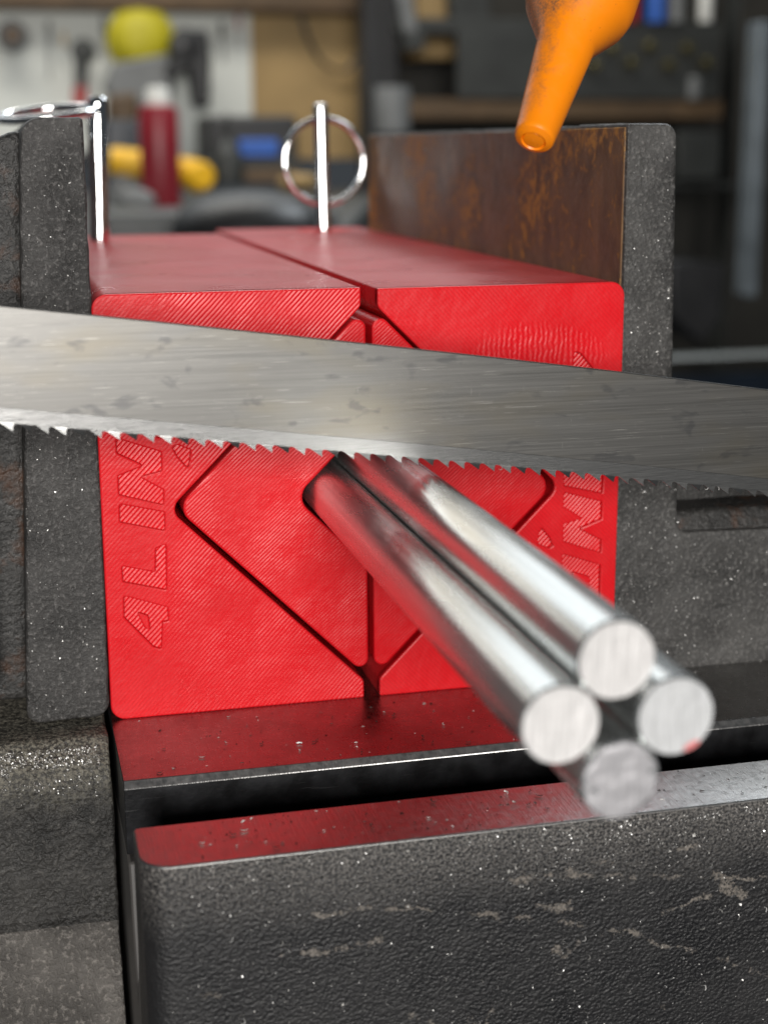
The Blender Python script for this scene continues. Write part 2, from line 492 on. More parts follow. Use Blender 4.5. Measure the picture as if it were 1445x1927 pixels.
def thing(name, label, cat, loc, group=None):
    o = bpy.data.objects.new(name, None)
    o.empty_display_size = 0.01
    COL.objects.link(o)
    o.location = loc
    return tag(o, label, cat, group)


def base_of(parent):
    v = Vector((0, 0, 0))
    while parent is not None:
        v += Vector(parent.location)
        parent = parent.parent
    return v


def obj(name, bm, mats, parent=None, origin=None, smooth=True, bevel=0.0, seg=2, angle=35, sharp=38):
    """Links bm (built in world coordinates) as one mesh object under parent."""
    b = base_of(parent)
    if parent is None:
        b = Vector(origin) if origin is not None else Vector((0, 0, 0))
    bmesh.ops.translate(bm, verts=bm.verts, vec=-b)
    bmesh.ops.recalc_face_normals(bm, faces=bm.faces)
    me = bpy.data.meshes.new(name)
    bm.to_mesh(me)
    bm.free()
    if not isinstance(mats, (list, tuple)):
        mats = [mats]
    for m in mats:
        me.materials.append(M[m] if isinstance(m, str) else m)
    o = bpy.data.objects.new(name, me)
    COL.objects.link(o)
    if parent is not None:
        o.parent = parent
    else:
        o.location = b
    if bevel:
        md = o.modifiers.new('bevel', 'BEVEL')
        md.width = bevel
        md.segments = seg
        md.limit_method = 'ANGLE'
        md.angle_limit = math.radians(angle)
        md.harden_normals = False
    if smooth:
        me.shade_smooth()
        try:
            me.set_sharp_from_angle(angle=math.radians(sharp))
        except Exception:
            pass
    return o


def fillet(pts, radii, n=6):
    """Rounds the corners of a closed 2D polygon (any units)."""
    out = []
    N = len(pts)
    for i in range(N):
        p0, p1, p2 = Vector(pts[i - 1]), Vector(pts[i]), Vector(pts[(i + 1) % N])
        r = radii[i] if isinstance(radii, (list, tuple)) else radii
        if r <= 0:
            out.append(tuple(p1))
            continue
        a, b = (p0 - p1), (p2 - p1)
        la, lb = a.length, b.length
        a.normalize()
        b.normalize()
        half = a.angle(b) / 2
        if half > math.pi / 2 - 0.01:
            out.append(tuple(p1))
            continue
        t = min(r / math.tan(half), la * 0.48, lb * 0.48)
        r = t * math.tan(half)
        c = p1 + (a + b).normalized() * (r / math.sin(half))
        s, e = p1 + a * t, p1 + b * t
        vs, ve = s - c, e - c
        a0 = math.atan2(vs.y, vs.x)
        da = math.atan2(vs.x * ve.y - vs.y * ve.x, vs.dot(ve))
        for k in range(n + 1):
            g = a0 + da * k / n
            out.append((c.x + r * math.cos(g), c.y + r * math.sin(g)))
    return out


def prism(pts, axis, a, b, bm=None, mat=0):
    """Extrudes a 2D polygon: axis 'Y' takes (x,z), 'X' takes (y,z), 'Z' takes (x,y)."""
    bm = bm or bmesh.new()

    def P(u, v, w):
        return {'Y': (u, w, v), 'X': (w, u, v), 'Z': (u, v, w)}[axis]
    lo = [bm.verts.new(P(u, v, a)) for u, v in pts]
    hi = [bm.verts.new(P(u, v, b)) for u, v in pts]
    n = len(pts)
    fs = [bm.faces.new(lo), bm.faces.new(hi[::-1])]
    for i in range(n):
        fs.append(bm.faces.new((lo[i], hi[i], hi[(i + 1) % n], lo[(i + 1) % n])))
    for f in fs:
        f.material_index = mat
    return bm


def box(x0, x1, y0, y1, z0, z1, bm=None, mat=0):
    return prism([(x0, z0), (x1, z0), (x1, z1), (x0, z1)], 'Y', y0, y1, bm, mat)


def lathe(profile, origin, direction, n=40, bm=None, cap0=True, cap1=True, mat=0):
    """profile: list of (radius, distance along direction)."""
    bm = bm or bmesh.new()
    q = Vector(direction).normalized().to_track_quat('Z', 'Y')
    o = Vector(origin)
    rings = []
    for r, d in profile:
        rings.append([bm.verts.new(o + q @ Vector((r * math.cos(2 * math.pi * k / n), r * math.sin(2 * math.pi * k / n), d))) for k in range(n)])
    for A, B in zip(rings, rings[1:]):
        for k in range(n):
            f = bm.faces.new((A[k], A[(k + 1) % n], B[(k + 1) % n], B[k]))
            f.material_index = mat
    if cap0:
        bm.faces.new(rings[0][::-1]).material_index = mat
    if cap1:
        bm.faces.new(rings[-1]).material_index = mat
    return bm


def torus(center, normal, R, r, n=64, k=16, bm=None):
    bm = bm or bmesh.new()
    q = Vector(normal).normalized().to_track_quat('Z', 'Y')
    rings = []
    for i in range(n):
        a = 2 * math.pi * i / n
        rings.append([bm.verts.new(Vector(center) + q @ Vector(((R + r * math.cos(2 * math.pi * j / k)) * math.cos(a),
                      (R + r * math.cos(2 * math.pi * j / k)) * math.sin(a), r * math.sin(2 * math.pi * j / k)))) for j in range(k)])
    for i in range(n):
        A, B = rings[i], rings[(i + 1) % n]
        for j in range(k):
            bm.faces.new((A[j], A[(j + 1) % k], B[(j + 1) % k], B[j]))
    return bm


def curve_solid(loops, y0, y1, bevel):
    """A solid with holes from 2D loops in mm (x,z); outline filled by a 2D curve; bm in metres."""
    cu = bpy.data.curves.new('outline', 'CURVE')
    cu.dimensions = '2D'
    cu.fill_mode = 'BOTH'
    for lp in loops:
        s = cu.splines.new('POLY')
        s.points.add(len(lp) - 1)
        for p, (x, z) in zip(s.points, lp):
            p.co = (x, z, 0, 1)
        s.use_cyclic_u = True
    th = (y1 - y0) / 2
    cu.extrude = th - bevel
    cu.bevel_depth = bevel
    cu.bevel_resolution = 1
    cu.offset = -bevel
    o = bpy.data.objects.new('outline', cu)
    COL.objects.link(o)
    dg = bpy.context.evaluated_depsgraph_get()
    me = bpy.data.meshes.new_from_object(o.evaluated_get(dg))
    bm = bmesh.new()
    bm.from_mesh(me)
    bpy.data.objects.remove(o)
    bpy.data.meshes.remove(me)
    bpy.data.curves.remove(cu)
    mid = (y0 + y1) / 2
    for v in bm.verts:
        x, y, z = v.co
        v.co = (x * MM, (mid - z) * MM, y * MM)
    bmesh.ops.remove_doubles(bm, verts=bm.verts, dist=1e-7)
    return bm


def merge(bm, other):
    me = bpy.data.meshes.new('tmp')
    other.to_mesh(me)
    other.free()
    bm.from_mesh(me)
    bpy.data.meshes.remove(me)
    return bm


def mm(pts):
    return [(a * MM, b * MM) for a, b in pts]


def roughen(o, length, amp, freq, seed=0.0):
    """Subdivides a casting's evaluated mesh and pushes it about, so its edges are not ruler straight."""
    dg = bpy.context.evaluated_depsgraph_get()
    me = bpy.data.meshes.new_from_object(o.evaluated_get(dg))
    bm = bmesh.new()
    bm.from_mesh(me)
    bmesh.ops.triangulate(bm, faces=bm.faces)
    for _ in range(7):
        es = [e for e in bm.edges if e.calc_length() > length]
        if not es:
            break
        bmesh.ops.subdivide_edges(bm, edges=es, cuts=1)
        bmesh.ops.triangulate(bm, faces=[f for f in bm.faces if len(f.verts) > 3])
        if len(bm.faces) > 120000:
            break
    bm.normal_update()
    for v in bm.verts:
        p = v.co * freq + Vector((seed, seed * 1.7, seed * 0.3))
        d = mnoise.noise(p) * 0.65 + mnoise.noise(p * 2.7) * 0.35
        v.co += v.normal * (d * amp)
    bm.to_mesh(me)
    bm.free()
    o.modifiers.clear()
    o.data = me
    me.shade_smooth()
    try:
        me.set_sharp_from_angle(angle=math.radians(55))
    except Exception:
        pass


# ------------------------------------------------------------------ saw base: bed plate, front rail, side casting
base = thing('bandsaw_base', 'black cast iron band saw base with machined bed and slotted front rail', 'saw base', (0, 0, -0.16))

bm = prism(mm([(-38.0, 0), (-39.4, -1.5), (-39.4, -17.2), (300, -17.2), (300, 0)]), 'X', -66.2 * MM, 0.20)
bm.normal_update()
bmesh.ops.recalc_face_normals(bm, faces=bm.faces)
for f in bm.faces:
    f.material_index = 0 if f.normal.z > 0.9 else (2 if f.normal.z > 0.3 else 1)
obj('bed_plate', bm, ['machined', 'blacksteel', 'edge'], base, bevel=0.00015, seg=1)

# body under the bed with the slot the blade drops into
bm = prism(mm([(-62.5, -6), (-62.5, -26), (-54, -46), (-48, -44), (-41.5, -18.2), (298, -18.2), (298, -158), (-78, -158), (-78, -6)]), 'X', -66.1 * MM, 0.198)
obj('base_body', bm, 'web', base, bevel=0.0006)

plan = fillet([(-66.3, -62.9), (-66.3, -82.3), (200, -82.3), (200, -62.9)], [1.5, 6.5, 0, 0], 10)
bm = prism(mm(plan), 'Z', -0.15, 0.0)
bm.normal_update()
bmesh.ops.recalc_face_normals(bm, faces=bm.faces)
top = [f for f in bm.faces if f.normal.z > 0.9]
for f in top:
    f.material_index = 1
rail = obj('front_rail', bm, ['wrinkle', 'machined_rail', 'edge'], base, bevel=0.0004, seg=2)
for md in rail.modifiers:
    md.angle_limit = math.radians(50)
    md.material = 2

# side casting: rounded shoulder, then a lower part flaring towards the front
prof = fillet([(-8.0, -0.4), (-15.5, -7), (-16.5, -42.5), (-18.5, -44.5), (-31, -72), (-36, -150), (300, -150), (300, -0.4)],
              [3.5, 8, 1.0, 2.5, 12, 0, 0, 0], 6)
bm = prism(mm(prof), 'X', -0.170, -67.4 * MM)
for f in bm.faces:
    cz = f.calc_center_median()
    f.material_index = 1 if (cz.z < -0.0435 and cz.y < -0.010 and abs(f.calc_center_median().x + 0.1187) < 0.03) else 0  # lower front faces get the paler, warmer base colour
side = obj('side_casting', bm, ['cast', 'cast_pale'], base, bevel=0.0045, seg=4, angle=50)
roughen(side, 0.0028, 0.0005, 110, 3.1)

# ------------------------------------------------------------------ vise jaws
fj = thing('fixed_vise_jaw', 'upright cast iron vise jaw with rusty brown inner face beside the right red block', 'vise jaw', (0.073, 0, -0.001))
pocket = fillet([(83.2, 38), (150, 36.5), (150, 57), (82.6, 57)], 3.0, 5)
outer = fillet([(65.9, -1.2), (170, -1.2), (170, 64), (84.5, 66), (80.4, 71), (78.6, 142.7), (65.4, 142.7)], [0, 0, 2, 3, 4, 3.4, 0.6], 6)
bm = curve_solid([outer, pocket], 0.2, 34.0, 0.9)
bm = merge(bm, box(0.0806, 0.1698, 0.012, 0.0338, 0.0, 0.060))
bm = merge(bm, prism(mm(fillet([(65.95, -1), (80.2, -1), (80.0, 60), (78.4, 142.5), (65.5, 142.5)], [0, 0, 0, 3.4, 0.5], 6)), 'Y', 0.030, 0.273))
o = obj('jaw_casting', bm, 'jaw', fj)
roughen(o, 0.0032, 0.00025, 160, 1.3)
bm = box(65.02 * MM, 65.6 * MM, 0.0012, 0.2722, 0.001, 0.1418)
obj('clamping_face', bm, 'rust', fj, bevel=0.0002, seg=1)
bm = prism(mm([(11.9, 36.0), (1.8, 37.2), (4.5, 42.6), (11.9, 44.2)]), 'X', 0.0832, 0.149)
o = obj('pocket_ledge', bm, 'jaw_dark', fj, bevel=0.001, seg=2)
roughen(o, 0.003, 0.0004, 170, 2.0)

mj = thing('movable_vise_jaw', 'worn cast iron vise jaw pressed against the left red block', 'vise jaw', (-0.075, 0, 0.0012))
front = fillet([(-86.3, 1.0), (-66.3, 1.0), (-65.9, 60), (-65.7, 144.2), (-79.4, 144.2), (-80.8, 122), (-82.6, 76)],
               [3.0, 4.2, 0, 1.0, 4.5, 0, 0], 6)
bm = prism(mm(front), 'Y', 0.0, 0.245)
o = obj('jaw_plate', bm, 'jaw_l', mj, bevel=0.0016, seg=3, angle=50)
roughen(o, 0.0028, 0.00035, 170, 9.0)
# channel wall and gusset to the left of the front rib
bm = prism(mm([(-160, 2.2), (-85.2, 2.2), (-82, 76), (-79.8, 122), (-78.6, 141.5), (-82, 141), (-100, 134), (-160, 112)]), 'Y', 0.014, 0.20)
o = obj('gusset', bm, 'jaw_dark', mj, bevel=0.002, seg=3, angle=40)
roughen(o, 0.003, 0.0003, 150, 4.0)
bm = prism(mm(fillet([(-130, 10), (-92.6, 8), (-91.6, 70), (-90.8, 84), (-130, 80)], 4, 5)), 'Y', 0.004, 0.03)
o = obj('rib', bm, 'jaw_l', mj, bevel=0.002, seg=3, angle=50)
roughen(o, 0.004, 0.0004, 150, 5.0)

# ------------------------------------------------------------------ red printed jaw blocks with recessed lettering
L4 = [(-61.6, 31.6), (-57.0, 30.0), (-51.2, 27.9), (-51.1, 24.5), (-52.6, 24.3), (-53.1, 17.4), (-54.9, 18.1), (-61.7, 26.2)]
L4i = [(-58.8, 27.4), (-55.9, 26.2), (-55.5, 22.6), (-56.9, 23.0)]
LL = [(-61.7, 39.1), (-53.7, 37.0), (-53.4, 43.0), (-51.0, 43.9), (-51.3, 32.4), (-61.6, 35.2)]
LI = [(-61.6, 54.5), (-51.1, 51.9), (-51.1, 47.3), (-61.7, 50.1)]
LN = [(-61.7, 70.5), (-51.3, 66.7), (-51.3, 62.1), (-56.7, 60.9), (-51.1, 57.4), (-51.2, 53.7), (-61.6, 56.8), (-61.6, 61.4), (-55.4, 63.6), (-61.7, 67.0)]
LD = [(-61.7, 73.8), (-51.1, 70.1), (-51.1, 78.5), (-53, 82), (-59.5, 84.3), (-61.7, 82.5)]
LDi = [(-58.9, 76.8), (-54.0, 75.0), (-54.0, 78.0), (-55.0, 79.4), (-58.4, 80.6), (-58.9, 80.0)]
EM = [(-44.9, 62.3), (-47.4, 65.4), (-48.5, 67.6), (-47.3, 68.2), (-44.2, 66.8)]
GLYPHS = [('letter', [L4, L4i]), ('letter', [LL]), ('letter', [LI]), ('letter', [LN]), ('letter', [LD, LDi]), ('emblem', [EM])]


def spin(pts):      # the right block is the same print turned half round
    return [(-x, 104.4 - z) for x, z in pts]


def jaw_block(side, length, label, ztop, y0):
    s = -1 if side == 'l' else 1
    prof = [(66, 0), (2.1, 0), (2.1, 4.7), (49.8, 52.4), (2.1, ztop - 4.6), (2.1, ztop), (66, ztop)]
    rad = [3.6, 0.4, 2.2, 3.2, 2.2, 0.4, 3.6]
    prof = fillet([(s * x, z) for x, z in prof], rad, 7)
    t = thing('printed_jaw_block', label, 'jaw block', (s * 0.034, y0 * MM, 0.0), 'red printed jaw blocks')
    loops = [prof]
    for _, g in GLYPHS:
        for lp in g:
            lp = lp if s < 0 else spin(lp)
            loops.append(fillet(lp, 0.35, 2))
    bm = curve_solid(loops, y0, y0 + 3.0, 0.40)
    inner = curve_solid([prof], y0 + 1.45, length, 0.03)
    bm = merge(bm, inner)
    bm.normal_update()
    for f in bm.faces:
        f.material_index = 0 if abs(f.normal.y) > 0.6 else 1
    obj('body', bm, ['face_l' if s < 0 else 'face_r', 'side'], t, sharp=18)
    for nm, g in GLYPHS:
        lps = [fillet(lp if s < 0 else spin(lp), 0.35, 2) for lp in g]
        bm = curve_solid(lps, y0 + 1.3, y0 + 1.60, 0.02)
        obj(nm, bm, 'letter', t, smooth=False)
    # shallow round recess for the pin
    return t


bl = jaw_block('l', 246, 'left red printed vise block with recessed upright lettering', 104.5, 0.0)
br = jaw_block('r', 283, 'right red printed vise block, longer, with its lettering upside down', 104.2, 0.0)


def v_insert(s, label, y0):
    zc, vz = 52.5, 53.4
    prof = [(48.2, zc), (0.75, zc - 47.45), (0.75, vz - 17.95), (18.9, vz), (0.75, vz + 17.95), (0.75, zc + 47.45)]
    rad = [4.2, 2.2, 0.5, 4.2, 0.5, 2.2]
    prof = fillet([(s * x, z) for x, z in prof], rad, 8)
    bm = curve_solid([prof], y0, 240, 0.60)
    bm.normal_update()
    for f in bm.faces:
        f.material_index = 0 if abs(f.normal.y) > 0.6 else 1
    o = obj('v_insert', bm, ['insert_l' if s < 0 else 'insert_r', 'side'], None, origin=(s * 0.012, 0, 0.006), sharp=18)
    return tag(o, label, 'vise insert', 'red vee inserts')


v_insert(-1, 'left red chevron insert whose vee cradles the rods', 0.35)
v_insert(1, 'right red chevron insert behind the uppermost aluminium rod', 0.5)

# ------------------------------------------------------------------ quick-release pins with rings
pr = thing('locking_pin', 'chrome pin with upright split ring standing in the right red block', 'pin', (0.0432, 0.262, 0.1035), 'chrome locking pins')
bm = lathe([(3.0, -12), (3.0, 48.2), (2.7, 49.4), (1.8, 50.0)], (0, 0, 0), (-0.012, 0, 1), 32)
for v in bm.verts:
    v.co = Vector((v.co.x * MM, v.co.y * MM, v.co.z * MM)) + Vector((0.0433, 0.2616, 0.1045))
obj('shank', bm, 'chrome', pr)
bm = torus((0.0440, 0.2616, 0.1317), (0.12, -1, 0.03), 0.0168, 0.00125)
obj('ring', bm, 'chrome', pr)
bm = torus((0.0433, 0.2616, 0.1043), (0, 0, 1), 0.011, 0.00022, 48, 8)
obj('recess_rim', bm, 'side', pr)

pl = thing('locking_pin', 'chrome pin with its ring flopped over the worn left jaw', 'pin', (-0.0505, 0.216, 0.1035), 'chrome locking pins')
bm = lathe([(3.6, -12), (3.6, 48.6), (3.2, 50.2), (2.2, 51.0)], (0, 0, 0), (0.03, 0, 1), 32)
for v in bm.verts:
    v.co = v.co * MM + Vector((-0.0500, 0.216, 0.1045))
obj('shank', bm, 'chrome', pl)
bm = torus((-0.0664, 0.216, 0.1495), (-0.10, -0.12, 1), 0.0172, 0.0015)
obj('ring', bm, 'chrome', pl)

# ------------------------------------------------------------------ four aluminium rods
RC, RR = 53.6, 6.35
h = RR * math.sqrt(2) + 0.05
RODS = [(-h, 0, -158.5, 'cut_b', 'bright sawn aluminium rod held in the left vee, leftmost of the four'),
        (0, h, -157.5, 'cut_a', 'aluminium rod lying on top of the bundle of four'),
        (h, 0, -159.5, 'cut_d', 'rightmost aluminium rod, with a small red mark on its cut end'),
        (0, -h, -160.5, 'cut_c', 'lowest aluminium rod, with a dull grey cut end')]
for x, dz, y, cm, lab in RODS:
    t = thing('aluminium_rod', lab, 'rod', (x * MM, y * MM, (RC + dz) * MM), 'aluminium rods in the vise')
    bm = lathe([(RR - 0.35, y + 0.06), (RR, y + 0.45), (RR, 180.0)], (x, 0, RC + dz), (0, 1, 0), 64)
    for v in bm.verts:
        v.co *= MM
    obj('shaft', bm, 'alu', t)
    # sawn face: slightly wavy disc with a burr
    bm = bmesh.new()
    rings = []
    rnd = random.Random(int(abs(x * 13 + dz * 7)) + 3)
    ph = rnd.random() * 6
    nr, ns = 9, 56
    for i in range(nr + 1):
        r = (RR - 0.32) * i / nr if i else 0.0001
        ring = []
        for k in range(ns):
            a = 2 * math.pi * k / ns
            px, pz = r * math.cos(a), r * math.sin(a)
            w = 0.05 * mnoise.noise(Vector((px * 0.5 + ph, pz * 0.5, ph)))
            if cm == 'cut_c':
                w = 0.22 * mnoise.noise(Vector((px * 0.35 + ph, pz * 0.9, ph))) + (0.18 if i == nr else 0)
            ring.append(bm.verts.new(((x + px) * MM, (y - 0.02 - 0.05 + w - (0.08 if i == nr else 0) * rnd.random()) * MM, (RC + dz + pz) * MM)))
        rings.append(ring)
    for A, B in zip(rings, rings[1:]):
        for k in range(ns):
            bm.faces.new((A[k], A[(k + 1) % ns], B[(k + 1) % ns], B[k]))
    bm.faces.new(rings[0])
    obj('cut_face', bm, cm, t)
    if cm == 'cut_d':
        bm = bmesh.new()
        c = Vector((x + 2.7, y - 0.25, RC + dz - 4.9))
        vs = []
        for k in range(18):
            a = 2 * math.pi * k / 18
            vs.append(bm.verts.new((c + Vector((1.25 * math.cos(a) + 0.25 * math.sin(a), 0, 0.62 * math.sin(a) + 0.45 * math.cos(a)))) * MM))
        f = bm.faces.new(vs)
        e = bmesh.ops.extrude_face_region(bm, geom=[f])
        for g in e['geom']:
            if isinstance(g, bmesh.types.BMVert):
                g.co.y += 0.1 * MM
        obj('ink_mark', bm, 'mark', t)

# ------------------------------------------------------------------ band saw blade
BY = -0.050
TILT = math.radians(-7.95)
ax = Vector((math.cos(TILT), 0, math.sin(TILT)))       # along the blade
up = Vector((-math.sin(TILT), 0, math.cos(TILT)))      # towards its back edge
P0 = Vector((0.0, BY, 0.0957))                         # a point of the back edge
LEAN = 0.0
TH = 0.00045
HB = 0.0201     # back band height
HE = 0.0030     # tooth edge strip
blade = thing('saw_blade', 'grey steel band saw blade slanting across the red blocks', 'saw blade', tuple(P0 - up * 0.0235))


def bpt(s, h, y):
    """s along blade, h below its back edge, y across; the band bows a little."""
    bow = -0.0009 * (s / 0.09) ** 2 * (1 if s > 0 else 0.3)
    return P0 + ax * s - up * (h - bow) + Vector((0, y, 0))


def strip(h0, h1, edge=0.0):
    bm = bmesh.new()
    S = [i * 0.004 - 0.16 for i in range(81)]
    rows = []
    for s in S:
        rows.append([bm.verts.new(bpt(s, h0 + edge, -TH)), bm.verts.new(bpt(s, h0, -TH + edge)), bm.verts.new(bpt(s, h0, TH - edge)),
                     bm.verts.new(bpt(s, h0 + edge, TH)), bm.verts.new(bpt(s, h1, TH)), bm.verts.new(bpt(s, h1, -TH))])
    for A, B in zip(rows, rows[1:]):
        for k in range(6):
            bm.faces.new((A[k], A[(k + 1) % 6], B[(k + 1) % 6], B[k]))
    bm.faces.new(rows[0][::-1])
    bm.faces.new(rows[-1])
    return bm


obj('back_band', strip(0, HB, 0.00022), 'blade', blade)
edge = obj('tooth_edge', strip(HB + 0.00002, HB + HE, 0.00004), 'tooth', blade)

tooth_mesh = {}


def tooth(pitch, setdir):
    key = (round(pitch * 1e5), setdir)
    if key in tooth_mesh:
        return tooth_mesh[key]
    p = pitch
    d = 0.00155
    # outline from the gullet at the left, down the back to the tip, up the rake face to the next gullet
    out = [(0, 0), (0, 0.00006), (0.10 * p, 0.00008), (0.24 * p, 0.20 * d), (0.80 * p, 0.92 * d), (0.855 * p, d), (0.865 * p, 0.97 * d),
           (0.84 * p, 0.45 * d), (0.865 * p, 0.15 * d), (0.93 * p, 0.03 * d), (p, 0.00004), (p, 0)]
    bm = bmesh.new()
    fr, bk = [], []
    for s, hh in out:
        off = setdir * 0.00042 * (hh / d) ** 1.3
        for lst, y in ((fr, -TH * 1.0), (bk, TH * 1.0)):
            v = ax * s - up * hh + Vector((0, y + off, 0))
            lst.append(bm.verts.new(v))
    bm.faces.new(fr)
    bm.faces.new(bk[::-1])
    n = len(out)
    for i in range(n):
        bm.faces.new((fr[i], bk[i], bk[(i + 1) % n], fr[(i + 1) % n]))
    bmesh.ops.recalc_face_normals(bm, faces=bm.faces)
    me = bpy.data.meshes.new('tooth')
    bm.to_mesh(me)
    bm.free()
    me.materials.append(M['tooth'])
    tooth_mesh[key] = me
    return me


PITCH = [3.7, 3.5, 3.4, 3.5, 3.6, 3.4]
SETS = [-1, 1, 0]
s, i = -0.128, 0
eb = base_of(edge)
while s < 0.13:
    p = PITCH[i % 6] * MM
    o = bpy.data.objects.new('tooth', tooth(p, SETS[i % 3]))
    COL.objects.link(o)
    o.parent = edge
    o.location = bpt(s, HB + HE - 0.00003, 0) - eb
    s += p
    i += 1

# ------------------------------------------------------------------ orange coolant nozzle
tip = at(1004, 263, -0.052)
kink = at(1065, 82, -0.038)
axis = (kink - tip).normalized()
Lk = (kink - tip).length
nz = thing('coolant_nozzle', 'dirty orange plastic coolant nozzle hanging over the right block', 'nozzle', tuple(tip))
R0, R1 = 0.00425, 0.0063
bm = lathe([(R0 * 0.93, 0.00012), (R0, 0.0007), (R0 * 1.01, 0.0012), (R1, Lk), (R1 + 0.0050, Lk + 0.0088), (R1 + 0.0058, Lk + 0.0115),
            (R1 + 0.0060, Lk + 0.020), (R1 + 0.0045, Lk + 0.022), (R1 + 0.0045, Lk + 0.030)], tip, axis, 56, cap0=False)
obj('cone', bm, 'orange', nz)
bm = lathe([(R0 * 0.93, 0.00012), (R0 * 0.72, -0.0003), (R0 * 0.62, -0.00045), (R0 * 0.59, -0.0002), (R0 * 0.55, 0.00005), (R0 * 0.51, -0.0002), (R0 * 0.3, -0.00035), (0.0001, -0.0004)], tip, axis, 56, cap0=False)
obj('spout_tip', bm, 'orange', nz)

# ------------------------------------------------------------------ aluminium chips and swarf
rnd = random.Random(11)


def flake(bm, p, nrm, size, mat=0, curl=False):
    nrm = Vector(nrm).normalized()
    if mat == 0 and rnd.random() < 0.55:
        mat = 2
    t = nrm.orthogonal().normalized()
    t = Matrix.Rotation(rnd.random() * 6.283, 3, nrm) @ t
    b = nrm.cross(t)
    if curl:
        vs0, vs1 = [], []
        n = 5
        R = size * 0.6
        a0 = rnd.random() * 6
        w = size * 0.22
        for k in range(n):
            a = a0 + k * rnd.uniform(0.5, 0.8)
            q = p + t * (R * math.cos(a)) + b * (R * math.sin(a)) + nrm * (0.00008 + 0.1 * size)
            vs0.append(bm.verts.new(q))
            vs1.append(bm.verts.new(q + nrm * w + (t * math.cos(a) + b * math.sin(a)) * w * 0.6))
        for k in range(n - 1):
            bm.faces.new((vs0[k], vs0[k + 1], vs1[k + 1], vs1[k])).material_index = mat
        return
    tiltv = nrm * (size * rnd.uniform(0.05, 0.45))
    l, w = size * rnd.uniform(0.6, 1.2), size * rnd.uniform(0.25, 0.6)
    base_p = p + nrm * 0.00006
    a = bm.verts.new(base_p - t * l / 2)
    c = bm.verts.new(base_p + t * l / 2 + tiltv * rnd.random())
    d = bm.verts.new(base_p + b * w * rnd.uniform(0.4, 1) + tiltv)
    e = bm.verts.new(base_p - b * w * rnd.uniform(0.2, 0.8) + tiltv * 0.4)
    for f in ((a, e, d), (e, c, d)):
        bm.faces.new(f).material_index = mat


cb = bmesh.new()
for _ in range(1700):     # dust band along the top of the rail's front
    x = rnd.uniform(-0.058, 0.075)
    dens = (0.25 + 0.75 * math.exp(-((x - 0.033) / 0.022) ** 2)) * (0.5 + 1.1 * mnoise.noise(Vector((x * 160, 3, 1))))
    if rnd.random() > dens:
        continue
    z = -abs(rnd.gauss(0, 0.0065)) - 0.0007
    flake(cb, Vector((x, -0.0824, z)), (0, -1, 0.25), rnd.uniform(0.0002, 0.00062) * (1.4 if rnd.random() < 0.12 else 1), 0, rnd.random() < 0.15)
for _ in range(480):     # scattered over the rail's front
    x, z = rnd.uniform(-0.062, 0.09), rnd.uniform(-0.058, -0.006)
    flake(cb, Vector((x, -0.0824, z)), (0, -1, 0.3), rnd.uniform(0.00018, 0.0005) * (2.0 if rnd.random() < 0.07 else 1), 0, rnd.random() < 0.3)
for _ in range(330):     # bed and rail tops
    if rnd.random() < 0.55:
        p = Vector((rnd.uniform(-0.062, 0.09), rnd.uniform(-0.0375, -0.002), 0.0))
    else:
        p = Vector((rnd.uniform(-0.058, 0.09), rnd.uniform(-0.081, -0.064), 0.0))
    flake(cb, p, (0, 0, 1), rnd.uniform(0.0003, 0.0009), 1 if rnd.random() < 0.6 else 0, rnd.random() < 0.2)
for _ in range(900):     # shoulder of the side casting
    x = rnd.uniform(-0.105, -0.070)
    u = abs(rnd.gauss(0, 0.5))
    y, z = -0.0105 - 0.005 * min(u, 1.0), -0.0016 - 0.008 * u
    flake(cb, Vector((x, y - 0.0006, z)), (0, -1, 0.5), rnd.uniform(0.0002, 0.0007), 0, rnd.random() < 0.15)
for _ in range(380):     # foot of the fixed jaw
    x, z = rnd.uniform(0.067, 0.115), rnd.uniform(0.0, 0.060)
    if 0.083 < x and 0.037 < z < 0.058:
        continue
    flake(cb, Vector((x, -0.0003, z)), (0, -1, 0.3), rnd.uniform(0.0002, 0.00055), 0, rnd.random() < 0.1)
for _ in range(120):
    x, z = rnd.uniform(0.067, 0.078), rnd.uniform(0.060, 0.138)
    flake(cb, Vector((x, -0.0003, z)), (0, -1, 0.3), rnd.uniform(0.0002, 0.00065), 0)
for _ in range(150):
    x, z = rnd.uniform(-0.084, -0.068), rnd.uniform(0.004, 0.142)
    if x < -0.081 + 0.0 and z > 0.07:
        continue
    flake(cb, Vector((x, -0.0004, z)), (0, -1, 0.3), rnd.uniform(0.0002, 0.0006), 0)
for _ in range(8):       # caught in the teeth
    s = rnd.uniform(-0.08, 0.09)
    flake(cb, bpt(s, HB + HE + 0.0005, -0.0006), (0, -1, 0), 0.0007, 0, True)
for _ in range(46):      # larger curls on the painted face
    x, z = rnd.uniform(-0.055, 0.085), rnd.uniform(-0.052, -0.010)
    flake(cb, Vector((x, -0.0825, z)), (0, -1, 0.3), rnd.uniform(0.0006, 0.0012), 0, True)
for _ in range(60):      # slivers on bed and rail
    p = Vector((rnd.uniform(-0.060, 0.05), rnd.choice((rnd.uniform(-0.036, -0.004), rnd.uniform(-0.080, -0.065))), 0.0))
    flake(cb, p, (0, 0, 1), rnd.uniform(0.0007, 0.0014), rnd.choice((0, 1, 1)), rnd.random() < 0.5)
chips = obj('metal_chips', cb, ['chip', 'swarf', 'chip_dull'], None, smooth=False)
tag(chips, 'bright aluminium chips and dark swarf scattered over the castings', 'metal chips', kind='stuff')


